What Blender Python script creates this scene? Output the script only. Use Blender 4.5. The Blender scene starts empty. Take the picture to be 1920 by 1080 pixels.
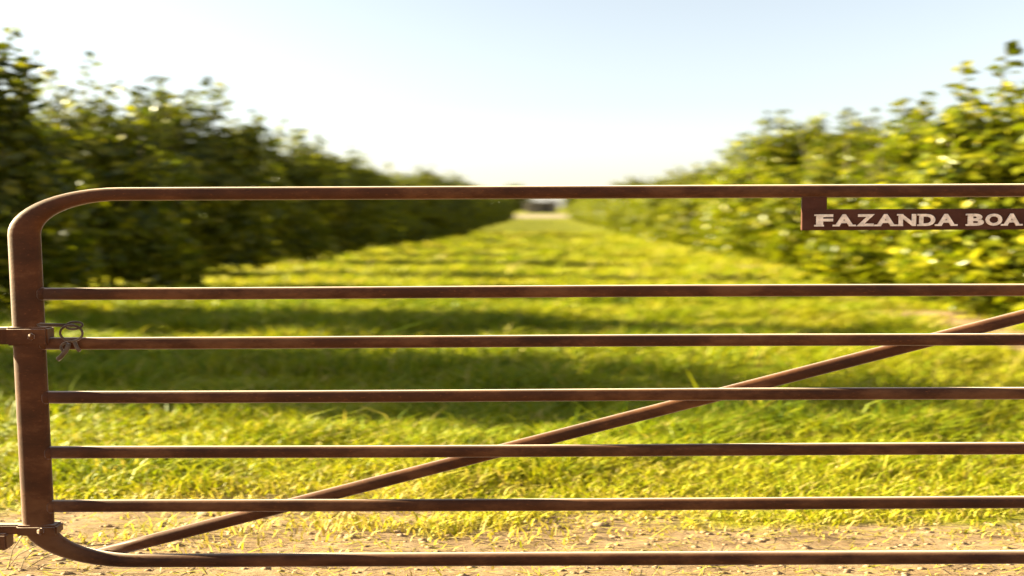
import bpy, bmesh, math, random
import numpy as np
from mathutils import Vector
R = math.radians
sc = bpy.context.scene
col = sc.collection

# ------------------------------------------------------------------ camera
CAM_H = 1.22
cd = bpy.data.cameras.new('camera'); cam = bpy.data.objects.new('camera', cd); col.objects.link(cam)
cam.location = (0, 0, CAM_H); cam.rotation_euler = (R(90 - 4.936), 0, 0)
cd.sensor_width = 36; cd.lens = 33.0; cd.clip_end = 5000; cd.clip_start = 0.05
cd.dof.use_dof = True; cd.dof.focus_distance = 2.95; cd.dof.aperture_fstop = 1.7
cd.dof.aperture_ratio = 0.45
sc.camera = cam
# ------------------------------------------------------------------ light
SUN_EL, SUN_BEHIND = 16.5, 9.0          # low sun from the hinge side, a little behind the gate
world = bpy.data.worlds.new('World'); sc.world = world; world.use_nodes = True
nt = world.node_tree; nt.nodes.clear()
sky = nt.nodes.new('ShaderNodeTexSky'); sky.sky_type = 'NISHITA'; sky.sun_disc = False
sky.sun_elevation = R(SUN_EL); sky.sun_rotation = R(-90 + SUN_BEHIND)
sky.air_density = 1.0; sky.dust_density = 0.8; sky.ozone_density = 1.0; sky.altitude = 100
bg = nt.nodes.new('ShaderNodeBackground'); bg.inputs[1].default_value = 0.05
wo = nt.nodes.new('ShaderNodeOutputWorld')
sky_hs = nt.nodes.new('ShaderNodeHueSaturation'); sky_hs.inputs['Saturation'].default_value = .5; sky_hs.inputs['Value'].default_value = .6   # milky tone by colour: whole sky evenly desaturated and dimmed for the exposure
nt.links.new(sky.outputs[0], sky_hs.inputs['Color']); nt.links.new(sky_hs.outputs[0], bg.inputs[0]); nt.links.new(bg.outputs[0], wo.inputs[0])
sd = bpy.data.lights.new('sun', 'SUN'); sun = bpy.data.objects.new('sun', sd); col.objects.link(sun)
sd.energy = 5.0; sd.angle = R(0.5); sd.color = (1.0, 0.91, 0.56)
to_sun = Vector((-math.cos(R(SUN_EL)) * math.cos(R(SUN_BEHIND)), math.cos(R(SUN_EL)) * math.sin(R(SUN_BEHIND)), math.sin(R(SUN_EL))))
sun.rotation_euler = to_sun.to_track_quat('Z', 'Y').to_euler(); sun.location = to_sun * 60
vs = sc.view_settings; vs.view_transform = 'Standard'; vs.look = 'None'; vs.gamma = 1.0
vs.use_curve_mapping = False; vs.exposure = 3.1
sc.cycles.max_bounces = 8; sc.cycles.transparent_max_bounces = 8

# ------------------------------------------------------------------ helpers
rng = np.random.default_rng(7); random.seed(7)

def noise2(x, y, seed=0):
    x = np.asarray(x, float); y = np.asarray(y, float)
    xi = np.floor(x).astype(np.int64); yi = np.floor(y).astype(np.int64)
    xf = x - xi; yf = y - yi
    u = xf * xf * (3 - 2 * xf); v = yf * yf * (3 - 2 * yf)
    def h(a, b):
        n = (a * 374761393 + b * 668265263 + seed * 982451653) & 0x7fffffff
        n = ((n ^ (n >> 13)) * 1274126177) & 0x7fffffff
        return ((n ^ (n >> 16)) & 0xffff) / 65535.0
    return (h(xi, yi) * (1 - u) + h(xi + 1, yi) * u) * (1 - v) + (h(xi, yi + 1) * (1 - u) + h(xi + 1, yi + 1) * u) * v

def fbm(x, y, seed=0, o=4):
    s, a, t = 0, 0.5, 0
    for k in range(o):
        s = s + a * noise2(x * 2 ** k, y * 2 ** k, seed + k); t += a; a *= 0.5
    return s / t

def ground_z(x, y):
    near = np.clip((30 - np.asarray(y, float)) / 20, 0, 1)
    return near * (0.05 * (fbm(np.asarray(x) * 0.5, np.asarray(y) * 0.8, 3) - 0.5) + 0.018 * (fbm(np.asarray(x) * 4, np.asarray(y) * 7, 9, 3) - 0.5))

def lane_x(y): return 0.031 * y - 0.42

def soil_mask(x, y):
    """1 = bare earth, 0 = full grass"""
    x = np.asarray(x, float); y = np.asarray(y, float)
    n = fbm(x * 0.55, y * 1.3, 21) - 0.5
    n2 = fbm(x * 2.2, y * 5.0, 33) - 0.5
    a = 1 / (1 + np.exp((y - 3.80 + .25 * np.clip(-x - 1.0, 0, 1) - 1.2 * n - 0.7 * n2) / 0.13))
    off = x - lane_x(y)
    side = np.exp(-((off - 4.7) / 0.9) ** 2) * np.where(y < 13, .68, .45) + np.exp(-((off + 4.9) / 0.7) ** 2) * 0.4
    b = np.clip((side + 0.9 * n + 0.6 * n2 - 0.42) * 3, 0, 1) * (y > 5)
    return np.clip(np.maximum(a, b), 0, 1)

def mesh_np(name, verts, faces, mats=(), smooth=False):
    """faces: list of equal-length index arrays (n,k)"""
    me = bpy.data.meshes.new(name)
    if isinstance(faces, np.ndarray): faces = [faces]
    me.vertices.add(len(verts)); me.vertices.foreach_set('co', np.asarray(verts, np.float32).ravel())
    nl = sum(f.size for f in faces); npoly = sum(len(f) for f in faces)
    me.loops.add(nl); me.loops.foreach_set('vertex_index', np.concatenate([f.ravel() for f in faces]).astype(np.int32))
    me.polygons.add(npoly)
    tot = np.concatenate([np.full(len(f), f.shape[1]) for f in faces]).astype(np.int32)
    st = np.concatenate([[0], np.cumsum(tot)[:-1]]).astype(np.int32)
    me.polygons.foreach_set('loop_start', st)
    if smooth: me.polygons.foreach_set('use_smooth', np.ones(npoly, bool))
    me.update(calc_edges=True); me.validate()
    for m in mats: me.materials.append(m)
    return me

def attr(me, name, vals):
    a = me.attributes.new(name, 'FLOAT', 'POINT'); a.data.foreach_set('value', np.asarray(vals, np.float32))

def link(name, me, parent=None, label=None, cat=None, group=None, kind=None):
    o = bpy.data.objects.new(name, me); col.objects.link(o)
    if parent is not None: o.parent = parent
    for k, v in (('label', label), ('category', cat), ('group', group), ('kind', kind)):
        if v: o[k] = v
    return o

# ------------------------------------------------------------------ materials
def new_mat(name):
    m = bpy.data.materials.new(name); m.use_nodes = True
    t = m.node_tree; t.nodes.clear()
    return m, t, t.nodes.new, t.links.new

def ramp(N, stops):
    r = N('ShaderNodeValToRGB'); e = r.color_ramp.elements
    while len(e) < len(stops): e.new(0.5)
    for k, (p, c) in enumerate(stops): e[k].position = p; e[k].color = (*c, 1)
    return r

def leaf_mat(name, stops, rough, transl, attrname='rnd', tint=(1.15, 1.25, 0.5), spec=0.5):
    m, t, N, L = new_mat(name)
    a = N('ShaderNodeAttribute'); a.attribute_name = attrname
    oi = N('ShaderNodeObjectInfo')
    r = ramp(N, stops); L(a.outputs['Fac'], r.inputs[0])
    hs = N('ShaderNodeHueSaturation'); L(r.outputs[0], hs.inputs['Color'])
    mr = N('ShaderNodeMapRange'); L(oi.outputs['Random'], mr.inputs[0]); mr.inputs[3].default_value = 0.85; mr.inputs[4].default_value = 1.15
    L(mr.outputs[0], hs.inputs['Value'])
    p = N('ShaderNodeBsdfPrincipled'); L(hs.outputs[0], p.inputs['Base Color']); p.inputs['Roughness'].default_value = rough
    p.inputs['Specular IOR Level'].default_value = spec
    tr = N('ShaderNodeBsdfTranslucent')
    mx = N('ShaderNodeMix'); mx.data_type = 'RGBA'; mx.blend_type = 'MULTIPLY'; mx.inputs[0].default_value = 1
    L(hs.outputs[0], mx.inputs[6]); mx.inputs[7].default_value = (*tint, 1); L(mx.outputs[2], tr.inputs[0])
    ms = N('ShaderNodeMixShader'); ms.inputs[0].default_value = transl
    L(p.outputs[0], ms.inputs[1]); L(tr.outputs[0], ms.inputs[2])
    o = N('ShaderNodeOutputMaterial'); L(ms.outputs[0], o.inputs[0])
    return m

LEAF = leaf_mat('leaf', [(0, (0.04, 0.055, 0.003)), (0.5, (0.12, 0.125, 0.005)), (0.85, (0.22, 0.20, 0.006)), (1, (0.30, 0.25, 0.012))], 0.32, 0.44, spec=.35)
GRASS = leaf_mat('grass_blade', [(0, (0.09, 0.15, 0.006)), (0.4, (0.24, 0.265, 0.011)), (0.7, (0.36, 0.325, 0.014)), (1, (0.46, 0.35, 0.12))], 0.5, 0.38, tint=(1.2, 1.15, 0.5), spec=0.2)

def bark_mat():
    m, t, N, L = new_mat('bark')
    n = N('ShaderNodeTexNoise'); n.inputs['Scale'].default_value = 14; n.inputs['Detail'].default_value = 6
    tc = N('ShaderNodeTexCoord'); mp = N('ShaderNodeMapping'); mp.inputs['Scale'].default_value = (1, 1, .25)
    L(tc.outputs['Object'], mp.inputs[0]); L(mp.outputs[0], n.inputs[0])
    r = ramp(N, [(0.3, (0.05, 0.035, 0.022)), (0.7, (0.16, 0.12, 0.08))]); L(n.outputs[0], r.inputs[0])
    b = N('ShaderNodeBump'); b.inputs['Strength'].default_value = .6; b.inputs['Distance'].default_value = .02; L(n.outputs[0], b.inputs['Height'])
    p = N('ShaderNodeBsdfPrincipled'); p.inputs['Roughness'].default_value = .9
    L(r.outputs[0], p.inputs['Base Color']); L(b.outputs[0], p.inputs['Normal'])
    o = N('ShaderNodeOutputMaterial'); L(p.outputs[0], o.inputs[0]); return m
BARK = bark_mat()

def rust_mat(name, dark, mid, light, rough, sheen=.9):
    m, t, N, L = new_mat(name)
    tc = N('ShaderNodeTexCoord'); mp = N('ShaderNodeMapping'); mp.inputs['Scale'].default_value = (0.4, 1, 1); L(tc.outputs['Object'], mp.inputs[0])
    n1 = N('ShaderNodeTexNoise'); n1.inputs['Scale'].default_value = 9; n1.inputs['Detail'].default_value = 8; n1.inputs['Roughness'].default_value = .65; L(mp.outputs[0], n1.inputs[0])
    n2 = N('ShaderNodeTexNoise'); n2.inputs['Scale'].default_value = 160; n2.inputs['Detail'].default_value = 4; L(mp.outputs[0], n2.inputs[0])
    r = ramp(N, [(0.34, dark), (0.5, mid), (0.68, light)]); L(n1.outputs[0], r.inputs[0])
    r2 = ramp(N, [(0.62, (0, 0, 0)), (0.74, (1, 1, 1))]); L(n2.outputs[0], r2.inputs[0])
    n3 = N('ShaderNodeTexNoise'); n3.inputs['Scale'].default_value = 4.5; n3.inputs['Detail'].default_value = 9; n3.inputs['Roughness'].default_value = .75; L(mp.outputs[0], n3.inputs[0])
    r3 = ramp(N, [(0.5, (0, 0, 0)), (0.66, (.55, .55, .55))]); L(n3.outputs[0], r3.inputs[0])
    m3 = N('ShaderNodeMix'); m3.data_type = 'RGBA'; L(r3.outputs[0], m3.inputs[0]); L(r.outputs[0], m3.inputs[6]); m3.inputs[7].default_value = (light[0] * 1.15, light[1] * 1.45, light[2] * 1.9, 1)   # dull dusty patches
    mx = N('ShaderNodeMix'); mx.data_type = 'RGBA'; L(m3.outputs[2], mx.inputs[6]); mx.inputs[7].default_value = (light[0] * 1.5, light[1] * 1.35, light[2] * 1.3, 1)
    mu = N('ShaderNodeMath'); mu.operation = 'MULTIPLY'; mu.inputs[1].default_value = .5; L(r2.outputs[0], mu.inputs[0]); L(mu.outputs[0], mx.inputs[0])
    b = N('ShaderNodeBump'); b.inputs['Strength'].default_value = .25; b.inputs['Distance'].default_value = .002; L(n2.outputs[0], b.inputs['Height'])
    p = N('ShaderNodeBsdfPrincipled'); L(mx.outputs[2], p.inputs['Base Color']); L(b.outputs[0], p.inputs['Normal'])
    mr = N('ShaderNodeMapRange'); L(n1.outputs[0], mr.inputs[0]); mr.inputs[3].default_value = rough - .12; mr.inputs[4].default_value = rough + .15
    L(mr.outputs[0], p.inputs['Roughness']); p.inputs['Specular IOR Level'].default_value = .14
    p.inputs['Sheen Weight'].default_value = sheen; p.inputs['Sheen Roughness'].default_value = .35; p.inputs['Sheen Tint'].default_value = (1, .82, .72, 1)   # dusty sheen, added as a pinkish highlight along lit edges
    o = N('ShaderNodeOutputMaterial'); L(p.outputs[0], o.inputs[0]); return m
STEEL = rust_mat('rusty_brown_paint', (0.038, 0.0115, 0.0035), (0.066, 0.020, 0.006), (0.125, 0.043, 0.014), .52, .75)
SIGNM = rust_mat('sign_brown_paint', (0.05, 0.015, 0.008), (0.064, 0.019, 0.010), (0.085, 0.028, 0.015), .6, .5)
CHAINM = rust_mat('rusty_wire', (0.035, 0.017, 0.009), (0.06, 0.033, 0.018), (0.11, 0.068, 0.042), .45)

def plain(name, c, rough=.6, var=.15, scale=20):
    m, t, N, L = new_mat(name)
    tc = N('ShaderNodeTexCoord')
    n = N('ShaderNodeTexNoise'); n.inputs['Scale'].default_value = scale; n.inputs['Detail'].default_value = 5; L(tc.outputs['Object'], n.inputs[0])
    r = ramp(N, [(0.3, tuple(v * (1 - var) for v in c)), (0.7, tuple(min(1, v * (1 + var)) for v in c))]); L(n.outputs[0], r.inputs[0])
    p = N('ShaderNodeBsdfPrincipled'); p.inputs['Roughness'].default_value = rough; L(r.outputs[0], p.inputs['Base Color'])
    o = N('ShaderNodeOutputMaterial'); L(p.outputs[0], o.inputs[0]); return m
LETTER = plain('cream_letter_paint', (0.76, 0.63, 0.53), .55, .28, 60)
STRAW = plain('dry_stalk', (0.16, 0.11, 0.05), .8)
CLOD = plain('soil_clod', (0.24, 0.155, 0.088), .95, .3, 30)
SHEDWALL = plain('grey_shed_wall', (0.15, 0.115, 0.10), .8, .15, 1.5)
SHEDROOF = plain('shed_roof_sheet', (0.16, 0.13, 0.125), .7, .2, 1)
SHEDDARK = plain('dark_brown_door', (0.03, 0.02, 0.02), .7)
ROADM = plain('pale_dirt', (0.17, 0.115, 0.06), .95, .15, .5)

def ground_mat():
    m, t, N, L = new_mat('orchard_ground')
    tc = N('ShaderNodeTexCoord'); a = N('ShaderNodeAttribute'); a.attribute_name = 'soil'
    mp = N('ShaderNodeMapping'); mp.inputs['Scale'].default_value = (.45, 1, 1); L(tc.outputs['Object'], mp.inputs[0])
    def noise(s, d=6):
        n = N('ShaderNodeTexNoise'); n.inputs['Scale'].default_value = s; n.inputs['Detail'].default_value = d; n.inputs['Roughness'].default_value = .65
        L(mp.outputs[0], n.inputs[0]); return n
    nb, nf, nm = noise(.8), noise(26, 8), noise(5)
    soil = ramp(N, [(.28, (.11, .064, .034)), (.5, (.24, .155, .088)), (.72, (.36, .25, .15))])
    ad = N('ShaderNodeMath'); ad.operation = 'MULTIPLY_ADD'; ad.inputs[1].default_value = .55
    L(nf.outputs[0], ad.inputs[0])
    ml = N('ShaderNodeMath'); ml.operation = 'MULTIPLY'; ml.inputs[1].default_value = .45; L(nm.outputs[0], ml.inputs[0]); L(ml.outputs[0], ad.inputs[2])
    L(ad.outputs[0], soil.inputs[0])
    grass = ramp(N, [(.32, (.10, .11, .005)), (.5, (.19, .185, .007)), (.7, (.27, .235, .016))])
    mg = N('ShaderNodeMath'); mg.operation = 'MULTIPLY_ADD'; mg.inputs[1].default_value = .6; L(nb.outputs[0], mg.inputs[0])
    m2 = N('ShaderNodeMath'); m2.operation = 'MULTIPLY'; m2.inputs[1].default_value = .4; L(nf.outputs[0], m2.inputs[0]); L(m2.outputs[0], mg.inputs[2])
    L(mg.outputs[0], grass.inputs[0])
    mx = N('ShaderNodeMix'); mx.data_type = 'RGBA'; L(grass.outputs[0], mx.inputs[6]); L(soil.outputs[0], mx.inputs[7])
    s1 = N('ShaderNodeMath'); s1.operation = 'ADD'; L(a.outputs['Fac'], s1.inputs[0])
    s2 = N('ShaderNodeMath'); s2.operation = 'MULTIPLY_ADD'; s2.inputs[1].default_value = .9; s2.inputs[2].default_value = -.45; L(nm.outputs[0], s2.inputs[0]); L(s2.outputs[0], s1.inputs[1])
    rr = ramp(N, [(.3, (0, 0, 0)), (.7, (1, 1, 1))]); L(s1.outputs[0], rr.inputs[0]); L(rr.outputs[0], mx.inputs[0])
    b = N('ShaderNodeBump'); b.inputs['Strength'].default_value = .7; b.inputs['Distance'].default_value = .03; L(ad.outputs[0], b.inputs['Height'])
    p = N('ShaderNodeBsdfPrincipled'); p.inputs['Roughness'].default_value = .95; p.inputs['Specular IOR Level'].default_value = .1
    L(mx.outputs[2], p.inputs['Base Color']); L(b.outputs[0], p.inputs['Normal'])
    o = N('ShaderNodeOutputMaterial'); L(p.outputs[0], o.inputs[0]); return m
GROUND = ground_mat()

# ------------------------------------------------------------------ ground
def graded(start, fine_end, step, far, growth=1.18):
    v = list(np.arange(start, fine_end, step)); s = step
    while v[-1] < far: s *= growth; v.append(v[-1] + s)
    return v
gx = graded(0, 7, .07, 900); gx = np.array([-a for a in gx[:0:-1]] + gx)
gy = np.array([-a for a in graded(.0, .1, .5, 300, 1.5)[:0:-1]] + graded(0, 2.4, .3, 2.5) + graded(2.8, 12, .06, 3000))
X, Y = np.meshgrid(gx, gy); Z = ground_z(X, Y)
V = np.stack([X, Y, Z], -1).reshape(-1, 3)
nx, ny = len(gx), len(gy)
idx = np.arange(nx * ny).reshape(ny, nx)
F = np.stack([idx[:-1, :-1], idx[:-1, 1:], idx[1:, 1:], idx[1:, :-1]], -1).reshape(-1, 4)
me = mesh_np('ground', V, F, [GROUND], True); attr(me, 'soil', soil_mask(V[:, 0], V[:, 1]))
link('ground', me, kind='structure')

# ------------------------------------------------------------------ far dirt road crossing the end of the lane
rx = np.linspace(-160, 160, 65)
rv = np.concatenate([np.stack([rx, 100 + 1.5 * np.sin(rx * .11), np.full_like(rx, .02)], -1), np.stack([rx, 152 + 2 * np.sin(rx * .07), np.full_like(rx, .02)], -1)])
k = np.arange(64); rf = np.stack([k, k + 1, k + 66, k + 65], -1)
link('dirt_road', mesh_np('dirt_road', rv, rf, [ROADM]), kind='structure')

# ------------------------------------------------------------------ generic box / tube builders
def box_mesh(name, x0, x1, y0, y1, z0, z1, mat, bev=0.0):
    bm = bmesh.new(); bmesh.ops.create_cube(bm, size=1)
    for v in bm.verts:
        v.co = Vector(((x0 + x1) / 2 + v.co.x * (x1 - x0), (y0 + y1) / 2 + v.co.y * (y1 - y0), (z0 + z1) / 2 + v.co.z * (z1 - z0)))
    if bev: bmesh.ops.bevel(bm, geom=bm.edges[:], offset=bev, segments=2, affect='EDGES')
    m = bpy.data.meshes.new(name); bm.to_mesh(m); bm.free(); m.materials.append(mat); return m

def sweep(name, pts, prof, mat, closed=False, scale_x=1.0, radii=None, caps=True):
    """pts (n,3) path, prof (k,2) profile; profile axis 0 lies in the plane of the path, axis 1 along world Y (or best normal)"""
    pts = np.array(pts, float); n = len(pts); prof = np.array(prof, float); K = len(prof)
    if closed: tan = np.roll(pts, -1, 0) - np.roll(pts, 1, 0)
    else: tan = np.gradient(pts, axis=0)
    tan /= np.linalg.norm(tan, axis=1)[:, None]
    ref = np.array([0, 1, 0.]); rows = []
    for i in range(n):
        a = np.cross(ref, tan[i])
        if np.linalg.norm(a) < 1e-3: a = np.cross(np.array([1, 0, 0.]), tan[i])
        a /= np.linalg.norm(a); b = np.cross(tan[i], a)
        r = 1 if radii is None else radii[i]
        rows.append(pts[i] + r * (prof[:, :1] * a + prof[:, 1:] * b))
    V = np.concatenate(rows); V[:, 0] *= scale_x
    f = []
    m = n if closed else n - 1
    for i in range(m):
        j = (i + 1) % n
        for q in range(K):
            f.append((i * K + q, i * K + (q + 1) % K, j * K + (q + 1) % K, j * K + q))
    faces = [np.array(f)]
    if not closed and caps:
        faces.append(np.array([list(range(K))[::-1], [(n - 1) * K + q for q in range(K)]]))
    me = mesh_np(name, V, faces, [mat], True)
    return me

def squircle(r, n=4.0, k=28):
    out = []
    for q in range(k):
        t = 2 * math.pi * q / k; c, s = math.cos(t), math.sin(t)
        out.append((r * math.copysign(abs(c) ** (2 / n), c), r * math.copysign(abs(s) ** (2 / n), s)))
    return out
def circle(r, k=10): return [(r * math.cos(2 * math.pi * q / k), r * math.sin(2 * math.pi * q / k)) for q in range(k)]

# ------------------------------------------------------------------ gate
GY = 2.94
S = 2.45                    # the gate is long and low: its stiles are broad oval tubes
TILT = 0.0042
gate = bpy.data.objects.new('farm_gate', None); col.objects.link(gate)
gate.location = (0, GY, 0); gate.rotation_euler = (0, -TILT, 0)
gate['label'] = 'rusty brown tubular steel farm gate with rounded corners and diagonal brace'; gate['category'] = 'gate'
XL, XR, ZT, ZB, RC = -1.521 / S, 3.20 / S, 1.265, 0.089, 0.125
def corner(cx, cz, a0, a1, k=14): return [(cx + RC * math.cos(a), 0, cz + RC * math.sin(a)) for a in np.linspace(a0, a1, k)]
path = corner(XL + RC, ZT - RC, math.pi, math.pi / 2) + [(x, 0, ZT) for x in np.linspace(XL + RC, XR - RC, 12)[1:-1]] \
     + corner(XR - RC, ZT - RC, math.pi / 2, 0) + corner(XR - RC, ZB + RC, 0, -math.pi / 2) \
     + [(x, 0, ZB) for x in np.linspace(XR - RC, XL + RC, 12)[1:-1]] + corner(XL + RC, ZB + RC, -math.pi / 2, -math.pi)
link('frame', sweep('gate_frame', path, squircle(.0205, 2.7), STEEL, True, S), gate)
for z in (.954, .797, .624, .445, .269):
    xs = np.linspace(XL, XR, 30)
    ph = z * 40
    pts = [(x, 0, z + .0012 * math.sin(x * 5 + ph)) for x in xs]
    rad = [1 + .03 * math.exp(-((x - xs[0]) / .05) ** 2) for x in xs]
    rl = link('rail', sweep('gate_rail', pts, [(a_, b_ * .84) for a_, b_ in squircle(.0190, 2.7)], STEEL, False, S, rad), gate)
    for xw in (XL + .0195, XR - .0195):
        wp = [(xw + q, 0, z) for q in (-.004, -.0015, .0015, .004)]
        link('weld', sweep('weld', wp, [(a_, b_ * .90) for a_, b_ in squircle(.0205, 3.0)], STEEL, False, S, [.9, 1.0, .985, .9]), rl)
bx = np.linspace(-1.345 / S, 3.02 / S, 24)
link('brace', sweep('gate_brace', [(x, .030, .100 + (x * S + 1.345) * .2575) for x in bx], squircle(.0175, 2.7), STEEL, False, S), gate)

# hinges at the post side
def hinge(zc, h, x_out, block):
    link('hinge_collar', box_mesh('hinge_collar', -1.583, -1.452, -.027, .027, zc - h / 2, zc + h / 2, STEEL, .006), gate)
    st = link('hinge_strap', box_mesh('hinge_strap', x_out, -1.570, -.014, .012, zc - h * .46, zc + h * .46, STEEL, .004), gate)
    link('bolt', sweep('bolt', [(-1.50, -.026, zc), (-1.50, -.034, zc)], circle(.011, 6), STEEL), st)
    if block: link('pin_block', box_mesh('pin_block', -1.86, -1.612, -.03, .02, zc - h / 2 - .045, zc - h * .3, STEEL, .005), st)
hinge(.822, .058, -2.05, False)
hinge(.197, .034, -2.05, True)
# hinge post stands well outside the gate
post = bpy.data.objects.new('gate_post', None); col.objects.link(post); post.location = (-2.22, 2.80, 0)
post['label'] = 'square brown steel post that carries the gate hinges'; post['category'] = 'post'
link('shaft', box_mesh('post_shaft', -.17, .17, -.09, .09, -.3, 1.45, STEEL, .012), post)
link('cap', box_mesh('post_cap', -.19, .19, -.105, .105, 1.448, 1.475, STEEL, .006), post)
for z in (.822, .197):
    link('bracket', box_mesh('post_bracket', .10, .30, .06, .16, z - .03, z + .03, STEEL, .004), post)

# ------------------------------------------------------------------ wire ring and hook on the gate by the hinge
ch = bpy.data.objects.new('latch_chain', None); col.objects.link(ch); ch.location = (-1.377, GY, .80)
ch['label'] = 'small rusty ring and hook of chain hanging on the rail beside the stile'; ch['category'] = 'chain'
def ring(name, cx, cy, cz, rx_, rz_, r, a0=0, a1=360, tilt=0):
    closed = abs(a1 - a0) >= 360
    ang = np.radians(np.linspace(a0, a1, 25 if closed else 20))
    if closed: ang = ang[:-1]
    pts = [(cx + rx_ * math.cos(a), cy + tilt * math.sin(a), cz + rz_ * math.sin(a)) for a in ang]
    return link(name, sweep(name, pts, circle(r, 8), CHAINM, closed), ch)
ring('ring', .0, -.030, .027, .035, .025, .0038)
ring('ring', .006, -.022, .050, .026, .010, .0036, 0, 360, .010)
ring('hook', -.016, -.027, -.018, .020, .014, .0042, 95, 275, .004)
link('rod', sweep('rod', [(-.12, -.012, .052), (-.06, -.016, .051), (.004, -.020, .050)], circle(.0055, 8), CHAINM), ch)
link('hook_tail', sweep('hook_tail', [(-.010, -.028, -.006), (-.018, -.030, -.028), (-.036, -.030, -.048), (-.046, -.030, -.056)], circle(.0075, 8), CHAINM), ch)
link('link', sweep('link', [(.006, -.026, .002), (.016, -.028, -.022), (.024, -.027, -.030)], circle(.006, 8), CHAINM), ch)

# ------------------------------------------------------------------ lettered sign
sg = bpy.data.objects.new('name_sign', None); col.objects.link(sg); sg.location = (0, GY, 0); sg.rotation_euler = (0, -TILT, 0)
sg['label'] = 'brown metal sign with raised cream letters FAZANDA BOA hanging under the top rail'; sg['category'] = 'sign'
SY = -.006
link('board', box_mesh('sign_board', .907, 2.35, SY - .006, SY + .006, 1.1435, 1.2085, SIGNM, .0015), sg)
link('hanger', box_mesh('sign_hanger', .907, .984, SY - .0058, SY + .0058, 1.207, 1.252, SIGNM, .001), sg)
link('hanger', box_mesh('sign_hanger', 2.273, 2.35, SY - .0058, SY + .0058, 1.207, 1.252, SIGNM, .001), sg)
CAP_H, Z0 = .0375, 1.1555
def glyph(name, ch_, x, w):
    cu = bpy.data.curves.new(name, 'FONT'); cu.body = ch_; cu.size = 1; cu.extrude = .03; cu.offset = .042; cu.resolution_u = 4
    ob = bpy.data.objects.new('tmp', cu); col.objects.link(ob)
    bpy.context.view_layer.update()
    dg = bpy.context.evaluated_depsgraph_get(); m = bpy.data.meshes.new_from_object(ob.evaluated_get(dg))
    bpy.data.objects.remove(ob)
    co = np.array([v.co[:] for v in m.vertices]); lo, hi = co.min(0), co.max(0)
    n = (co - lo) / (hi - lo)
    out = np.stack([x + n[:, 0] * w, (SY - .0098) + n[:, 2] * .005, Z0 + n[:, 1] * CAP_H], -1)
    m.vertices.foreach_set('co', out.astype(np.float32).ravel()); m.update()
    bm = bmesh.new(); bm.from_mesh(m)
    # small foot serifs, a hair prouder than the letter
    def bar(x0, x1, z0, z1):
        r = bmesh.ops.create_cube(bm, size=1)
        for v in r['verts']:
            v.co = Vector(((x0 + x1) / 2 + v.co.x * (x1 - x0), SY - .0082 + v.co.y * .0056, (z0 + z1) / 2 + v.co.z * (z1 - z0)))
    t = .0052
    if ch_ == 'A':
        bar(x - .006, x + w * .26, Z0, Z0 + t); bar(x + w * .74, x + w + .006, Z0, Z0 + t)
    if ch_ == 'F':
        bar(x - .006, x + w * .45, Z0, Z0 + t); bar(x - .006, x + w * .2, Z0 + CAP_H - t, Z0 + CAP_H)
    if ch_ == 'N':
        bar(x - .005, x + w * .25, Z0, Z0 + t); bar(x - .005, x + w * .25, Z0 + CAP_H - t, Z0 + CAP_H)
    if ch_ in 'DB':
        bar(x - .006, x + w * .3, Z0, Z0 + t); bar(x - .006, x + w * .3, Z0 + CAP_H - t, Z0 + CAP_H)
    bmesh.ops.recalc_face_normals(bm, faces=bm.faces)
    bm.to_mesh(m); bm.free()
    m.materials.clear(); m.materials.append(LETTER)
    link('letter', m, sg)
# measured left edges and widths of the letters along the board (metres)
for c_, x_, w_ in (('F', .951, .052), ('A', 1.008, .060), ('Z', 1.076, .056), ('A', 1.137, .060), ('N', 1.207, .054), ('D', 1.271, .050), ('A', 1.326, .058),
                   ('B', 1.422, .050), ('O', 1.477, .052), ('A', 1.532, .054)):
    glyph('letter', c_, x_, w_)

# ------------------------------------------------------------------ orchard trees
LEAFV = np.array([(0, 0, 0), (.5, .32, .10), (.5, 0, -.02), (.5, -.32, .10), (1, 0, -.08)])   # folded leaf, tip at +x
LEAFF = np.array([(0, 2, 1), (0, 3, 2), (1, 2, 4), (2, 3, 4)])
def leaves(P, nrm, size, r, stretch=1.6):
    n = len(P)
    d = r.normal(size=(n, 3)); d[:, 2] = d[:, 2] * .7 - .15
    nr = nrm + r.normal(size=(n, 3)) * .55; nr /= np.linalg.norm(nr, axis=1)[:, None]
    d -= nr * (d * nr).sum(1)[:, None]; d /= np.linalg.norm(d, axis=1)[:, None]
    b = np.cross(nr, d)
    L = size[:, None, None]
    off = L * (LEAFV[None, :, 0:1] * d[:, None] + LEAFV[None, :, 1:2] * b[:, None] * .95 + LEAFV[None, :, 2:3] * nr[:, None])
    off[..., 0] *= stretch
    V = (P[:, None] + off).reshape(-1, 3)
    F = (LEAFF[None] + (np.arange(n) * 5)[:, None, None]).reshape(-1, 3)
    return V, F

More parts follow.
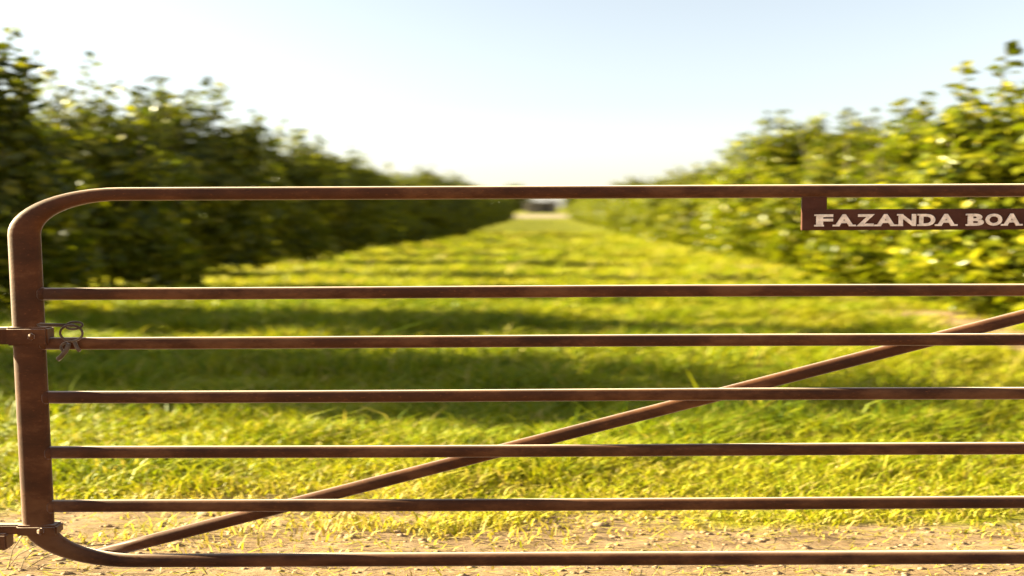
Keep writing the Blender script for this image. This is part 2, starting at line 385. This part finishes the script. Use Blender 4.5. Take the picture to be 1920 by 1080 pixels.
HX, HY, ZC, HZ = 1.75, 1.22, 1.62, 1.48
def make_tree(seed, nleaf=9000):
    r = np.random.default_rng(seed)
    # clumps over a lumpy dome reaching nearly to the ground
    nc = 95
    d = r.normal(size=(nc, 3)); d /= np.linalg.norm(d, axis=1)[:, None]; d[:, 2] = np.where(d[:, 2] < -.93, -d[:, 2], d[:, 2])
    rad = r.uniform(.62, 1.0, nc)
    C = d * rad[:, None] * np.array([HX, HY, HZ]) ; C[:, 2] += ZC
    C[:, 2] = np.maximum(C[:, 2], .32)
    nb = 26; ab = np.linspace(0, 2 * math.pi, nb, endpoint=False) + r.uniform(-.1, .1, nb); rb = r.uniform(.68, .9, nb)
    C[:nb] = np.stack([np.cos(ab) * rb * HX, np.sin(ab) * rb * HY, r.uniform(.3, .75, nb)], -1)
    crad = r.uniform(.26, .46, nc)
    k = r.integers(0, nc, int(nleaf * .8))
    o = r.normal(size=(len(k), 3)); o /= np.linalg.norm(o, axis=1)[:, None]
    o *= (r.uniform(.35, 1, len(k)) ** .5)[:, None]
    P1 = C[k] + o * crad[k][:, None] * np.array([1.25, 1, .85])
    n1 = o * .6 + d[k] * .6 + np.array([0, 0, .45])
    m = nleaf - len(k)
    e = r.normal(size=(m, 3)); e /= np.linalg.norm(e, axis=1)[:, None]
    P2 = e * (r.uniform(.45, .92, m))[:, None] * np.array([HX, HY, HZ]) + np.array([0, 0, ZC]); n2 = e + np.array([0, 0, .4])
    # upright shoots standing out of the top
    P3, n3, stems = [], [], []
    for q in range(22):
        a = r.uniform(0, 2 * math.pi); rr = r.uniform(0, .85)
        bx_, by_ = math.cos(a) * rr * HX, math.sin(a) * rr * HY
        bz = ZC + HZ * math.sqrt(max(0, 1 - rr * rr)) * .93
        L = r.uniform(.25, .75) * (1.25 - .5 * rr); lean = r.normal(size=2) * .16
        top = np.array([bx_ + lean[0] * 1.6 + .1 * bx_, by_ + lean[1], bz + L]); base = np.array([bx_, by_, bz - .25])
        stems.append((base, top))
        for s_ in np.linspace(.3, 1, int(10 + L * 16)):
            P3.append(base + (top - base) * s_ + r.normal(size=3) * .015); n3.append(r.normal(size=3) * .8 + np.array([0, 0, .3]))
    P = np.concatenate([P1, P2, np.array(P3)]); n = np.concatenate([n1, n2, np.array(n3)])
    keep = P[:, 2] > .14; P, n = P[keep], n[keep]
    V, F = leaves(P, n, r.uniform(.09, .175, len(P)), r)
    cr = mesh_np('crown', V, F, [LEAF])
    rel = np.clip(.5 + .5 * r.normal(size=len(P)) * .55, 0, 1)
    attr(cr, 'rnd', np.repeat(rel, 5))
    # trunk with limbs
    tv, tf, base_i = [], [], 0
    def limb(pts, rads, K=7):
        nonlocal base_i
        me = sweep('tmp', pts, circle(1, K), BARK, False, 1.0, rads)
        co = np.zeros(len(me.vertices) * 3); me.vertices.foreach_get('co', co)
        tv.append(co.reshape(-1, 3))
        n_ = len(pts); f = []
        for i in range(n_ - 1):
            for q in range(K): f.append((base_i + i * K + q, base_i + i * K + (q + 1) % K, base_i + (i + 1) * K + (q + 1) % K, base_i + (i + 1) * K + q))
        tf.append(np.array(f)); base_i += len(me.vertices); bpy.data.meshes.remove(me)
    limb([(0, 0, -.1), (.02, .01, .12), (0, 0, .35), (.02, -.02, .62), (0, 0, .85)], [.16, .11, .095, .09, .06])
    for q in range(7):
        a = q * 2 * math.pi / 7 + r.uniform(-.3, .3); e_ = r.uniform(.5, .85)
        p0 = np.array([0, 0, r.uniform(.45, .75)]); p0[2] = r.uniform(.4, .7); p3 = np.array([math.cos(a) * HX * e_, math.sin(a) * HY * e_, ZC + r.uniform(-.2, .9)])
        p1 = p0 + (p3 - p0) * .35 + np.array([0, 0, .12]); p2 = p0 + (p3 - p0) * .7 + np.array([0, 0, .12])
        limb([p0, p1, p2, p3], [.055, .042, .028, .012], 6)
    for b_, t_ in stems: limb([(0, 0, .8), b_ * .8 + np.array([0, 0, .05]), b_, (b_ + t_) / 2 + r.normal(size=3) * .01, t_], [.03, .016, .010, .008, .004], 4)
    tk = mesh_np('trunk', np.concatenate(tv), np.concatenate(tf), [BARK], True)
    return tk, cr

variants = [make_tree(100 + q, 13000) for q in range(5)]
def place_tree(x, y, v, sx, sz, rz, label, group, sy=1.0):
    root = bpy.data.objects.new('orchard_tree', None); col.objects.link(root)
    root.location = (x, y, float(ground_z(x, y)) - .02); root.rotation_euler = (0, 0, rz); root.scale = (sx, sy, sz)
    root['label'] = label; root['category'] = 'tree'; root['group'] = group
    link('trunk', variants[v][0], root); link('crown', variants[v][1], root)
    return root

def skirt_shade(y): return float(np.interp(y, [8, 16, 23, 35, 60, 95], [4.7, 4.5, 3.8, 2.85, 2.4, 2.1]))
def skirt(y):                                     # the lane narrows a little towards its far end
    return float(np.interp(y, [8, 16, 24, 40, 95], [4.7, 4.6, 4.2, 3.7, 3.2]))
r = random.Random(5)
SHADE = 'dark green orchard tree in the shaded row behind the gate hinges'
LIT = 'sunlit yellow-green orchard tree in the row behind the lettered sign'
ys = [7.25, 10.05, 13.5, 16.8, 20.1] + [23.5 + 3.4 * q for q in range(21)]
for i, y in enumerate(ys):
    hz = (1.0, .92, .86, .96, .84)[i] if i < 5 else float(np.interp(y, [17, 24, 35, 95], [.88, .83, .72, .66])) * r.uniform(.88, 1.1)
    place_tree(lane_x(y) - skirt_shade(y) - 1.7 + (r.uniform(-.12, .12) if i > 1 else (-.75, -.1)[i]), y, i % 5, r.uniform(.97, 1.06), hz, (0, math.pi)[i % 2] + r.uniform(-.1, .1), {1: 'dark green orchard tree rising right behind the rounded corner of the gate', 2: 'dark green orchard tree next in line after the one behind the rounded gate corner'}.get(i, SHADE), 'trees of the shaded orchard row', .84 if i == 0 else (.66 if i == 1 else .57))
y = 7.4; i = 2; k_ = 0
while y < 95:
    hz = float(np.interp(y, [8, 18, 35, 95], [.89, .86, .70, .66])) * r.uniform(.88, 1.1)
    place_tree(lane_x(y) + skirt(y) + 1.75 + r.uniform(-.12, .12), y, i % 5, r.uniform(.97, 1.06), hz, r.choice((0, math.pi)) + r.uniform(-.15, .15), {1: 'big sunlit orchard tree behind the letters BOA, its skirt nearly on the ground'}.get(k_, LIT), 'trees of the sunlit orchard row', 1.15)
    y += 3.3 + r.uniform(-.08, .08); i += 1; k_ += 1
for (x, y, v, s, lab) in ((1.0, 205, 1, 1.75, 'distant hazy tree standing to the shaded side of the grey shed'), (13.5, 200, 3, 1.3, 'distant low tree on the sunlit side of the grey shed')):
    o = place_tree(x, y, v, s * 1.3, s, .4, lab, 'distant trees beyond the lane'); o.name = 'distant_tree'

# ------------------------------------------------------------------ shed at the end of the lane
sh = bpy.data.objects.new('farm_shed', None); col.objects.link(sh); sh.location = (6.0, 190, 0); sh.scale = (.8, .8, .85)
sh['label'] = 'small grey farm shed with dark doorway at the far end of the lane'; sh['category'] = 'shed'
link('wall', box_mesh('shed_wall', -4, 4, -2.5, 2.5, 0, 2.6, SHEDWALL), sh)
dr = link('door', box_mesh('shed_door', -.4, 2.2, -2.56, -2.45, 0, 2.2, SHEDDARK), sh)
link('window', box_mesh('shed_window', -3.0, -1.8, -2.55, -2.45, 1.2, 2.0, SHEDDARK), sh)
bm = bmesh.new()
pr = [(-4.4, 2.55), (-4.4, 2.68), (0, 3.6), (4.4, 2.68), (4.4, 2.55), (0, 3.45)]
f0 = [bm.verts.new((a, -2.9, b)) for a, b in pr]; f1 = [bm.verts.new((a, 2.9, b)) for a, b in pr]
for q in range(6): bm.faces.new((f0[q], f0[(q + 1) % 6], f1[(q + 1) % 6], f1[q]))
bm.faces.new((f0[0], f0[1], f0[2], f0[5])); bm.faces.new((f0[5], f0[2], f0[3], f0[4])); bm.faces.new((f1[5], f1[2], f1[1], f1[0])); bm.faces.new((f1[4], f1[3], f1[2], f1[5]))
bmesh.ops.recalc_face_normals(bm, faces=bm.faces); m_ = bpy.data.meshes.new('shed_roof'); bm.to_mesh(m_); bm.free(); m_.materials.append(SHEDROOF)
link('roof', m_, sh)

# ------------------------------------------------------------------ grass
def grass(name, n, y0, y1, xk, h0, h1, w0, label, seed, power=1.0, soil_keep=.04, dry=0.0, extra=2.0):
    r = np.random.default_rng(seed)
    y = y0 + (y1 - y0) * r.random(n) ** power
    x = (r.random(n) * 2 - 1) * (xk * y + extra)
    s = soil_mask(x, y)
    clump = fbm(x * 2.2, y * 4.5, 55, 3)
    keep = r.random(n) < np.clip((1 - s) * np.clip((clump - .28) * 4.5, .12, 1), soil_keep, 1)
    x, y, s, clump = x[keep], y[keep], s[keep], clump[keep]; n = len(x)
    z = ground_z(x, y) - .004
    tuft = np.clip((fbm(x * 1.1, y * 2.4, 77, 3) - .45) * 5, 0, 1)
    h = r.uniform(h0, h1, n) * (.45 + .8 * tuft + .5 * clump) * (1 - .7 * s)
    tall = r.random(n) < .012; h = np.where(tall, h * r.uniform(1.5, 2.1, n), h)
    a = r.uniform(0, 2 * math.pi, n); lean = r.uniform(.25, 1.15, n) * h
    dx, dy = np.cos(a) * lean * 1.9, np.sin(a) * lean * .8
    wa = a + math.pi / 2 + r.normal(size=n) * .5
    w = w0 * r.uniform(.6, 1.3, n) * (y / y0) ** .75
    wx, wy = np.cos(wa) * w * 1.8, np.sin(wa) * w
    B = np.stack([x, y, z], -1)
    def P(t, hf, side, wf):
        return B + np.stack([dx * t + side * wx * wf, dy * t + side * wy * wf, h * hf], -1)
    V = np.stack([P(0, 0, -1, .8), P(0, 0, 1, .8), P(.30, .62, -1, .9), P(.30, .62, 1, .9), P(1, .95, 0, 0)], 1).reshape(-1, 3)
    i0 = (np.arange(n) * 5)[:, None]
    me = mesh_np(name, V, [np.concatenate([i0 + np.array([[0, 1, 3]]), i0 + np.array([[0, 3, 2]]), i0 + np.array([[2, 3, 4]])])], [GRASS])
    patch = fbm(x * .6, y * 1.2, 91, 3)
    c = np.clip(.12 + .55 * patch + r.normal(size=n) * .16 + .55 * s + dry - .1 * tuft, 0, 1)
    c = np.where(r.random(n) < .07 + .25 * dry, r.uniform(.8, 1, n), c)
    attr(me, 'rnd', np.repeat(c, 5))
    return link(name, me, label=label, cat='grass', kind='stuff')
grass('grass', 170000, 2.95, 5.2, .60, .035, .095, .0024, 'short dry yellow-green grass thinning into the bare earth by the gate', 11, 1.0, .02, .08, 3.2)
grass('grass', 150000, 5.0, 13, .60, .06, .15, .0036, 'green grass growing down the lane across the tree shadows', 12, .9, .04, .05)
grass('grass', 90000, 12.5, 45, .45, .06, .14, .008, 'far pale grass between the two tree rows', 13, 1.3, .04, .13)

# ------------------------------------------------------------------ straw litter and clods on the bare strip
r2 = np.random.default_rng(31); n = 5000
x = r2.uniform(-2.7, 2.7, n); y = 2.9 + 1.9 * r2.random(n); z = ground_z(x, y) + r2.uniform(.003, .02, n)
a = r2.uniform(0, 2 * math.pi, n); L_ = r2.uniform(.02, .075, n); w = r2.uniform(.001, .0024, n)
d = np.stack([np.cos(a) * L_ * 1.8, np.sin(a) * L_, r2.normal(size=n) * .012], -1); b = np.stack([-np.sin(a) * w * 1.5, np.cos(a) * w, 0 * w], -1)
B = np.stack([x, y, z], -1)
V = np.stack([B - b, B + b, B + d + b * .6, B + d - b * .6], 1).reshape(-1, 3)
me = mesh_np('straw_litter', V, (np.arange(n) * 4)[:, None] + np.array([[0, 1, 2, 3]]), [GRASS]); attr(me, 'rnd', np.repeat(r2.uniform(.7, 1, n), 4))
link('straw_litter', me, label='dry straw bits strewn over the bare earth', cat='straw', kind='stuff')
ico = bmesh.new(); bmesh.ops.create_icosphere(ico, subdivisions=1, radius=1); iv = np.array([v.co[:] for v in ico.verts]); fi = np.array([[v.index for v in f.verts] for f in ico.faces]); ico.free()
n = 1600; x = r2.uniform(-2.6, 2.6, n); y = 2.85 + 1.5 * r2.random(n) ** 1.2; s = r2.uniform(.003, .011, n) * (1 + 1.2 * (r2.random(n) < .06))
V = np.stack([x, y, ground_z(x, y)], -1)[:, None] + iv[None] * s[:, None, None] * np.array([1.9, 1, .7]) * r2.uniform(.7, 1.25, (n, 12, 1))
me = mesh_np('soil_clods', V.reshape(-1, 3), ((np.arange(n) * 12)[:, None, None] + fi[None]).reshape(-1, 3), [CLOD])
link('soil_clods', me, label='loose crumbs of tan soil on the bare earth', cat='soil', kind='stuff')

# bare weed stalks beside the hinge end of the gate
wd = bpy.data.objects.new('dry_weed', None); col.objects.link(wd); wd.location = (-1.72, 3.06, 0)
wd['label'] = 'thin leafless dry weed stalks at the foot of the hinged stile'; wd['category'] = 'weed'
for q, (dx, dy, h) in enumerate(((.20, .02, .10), (.10, -.02, .14), (.34, .06, .075), (.05, .03, .06), (.27, -.02, .05))):
    pts = [(.0 + .02 * q, 0, -.02), (.02 * q + dx * .3, dy * .4, h * .55), (.02 * q + dx * .7, dy * .8, h * .95), (.02 * q + dx, dy, h)]
    link('stalk', sweep('stalk', pts, circle(.0018, 5), STRAW), wd)
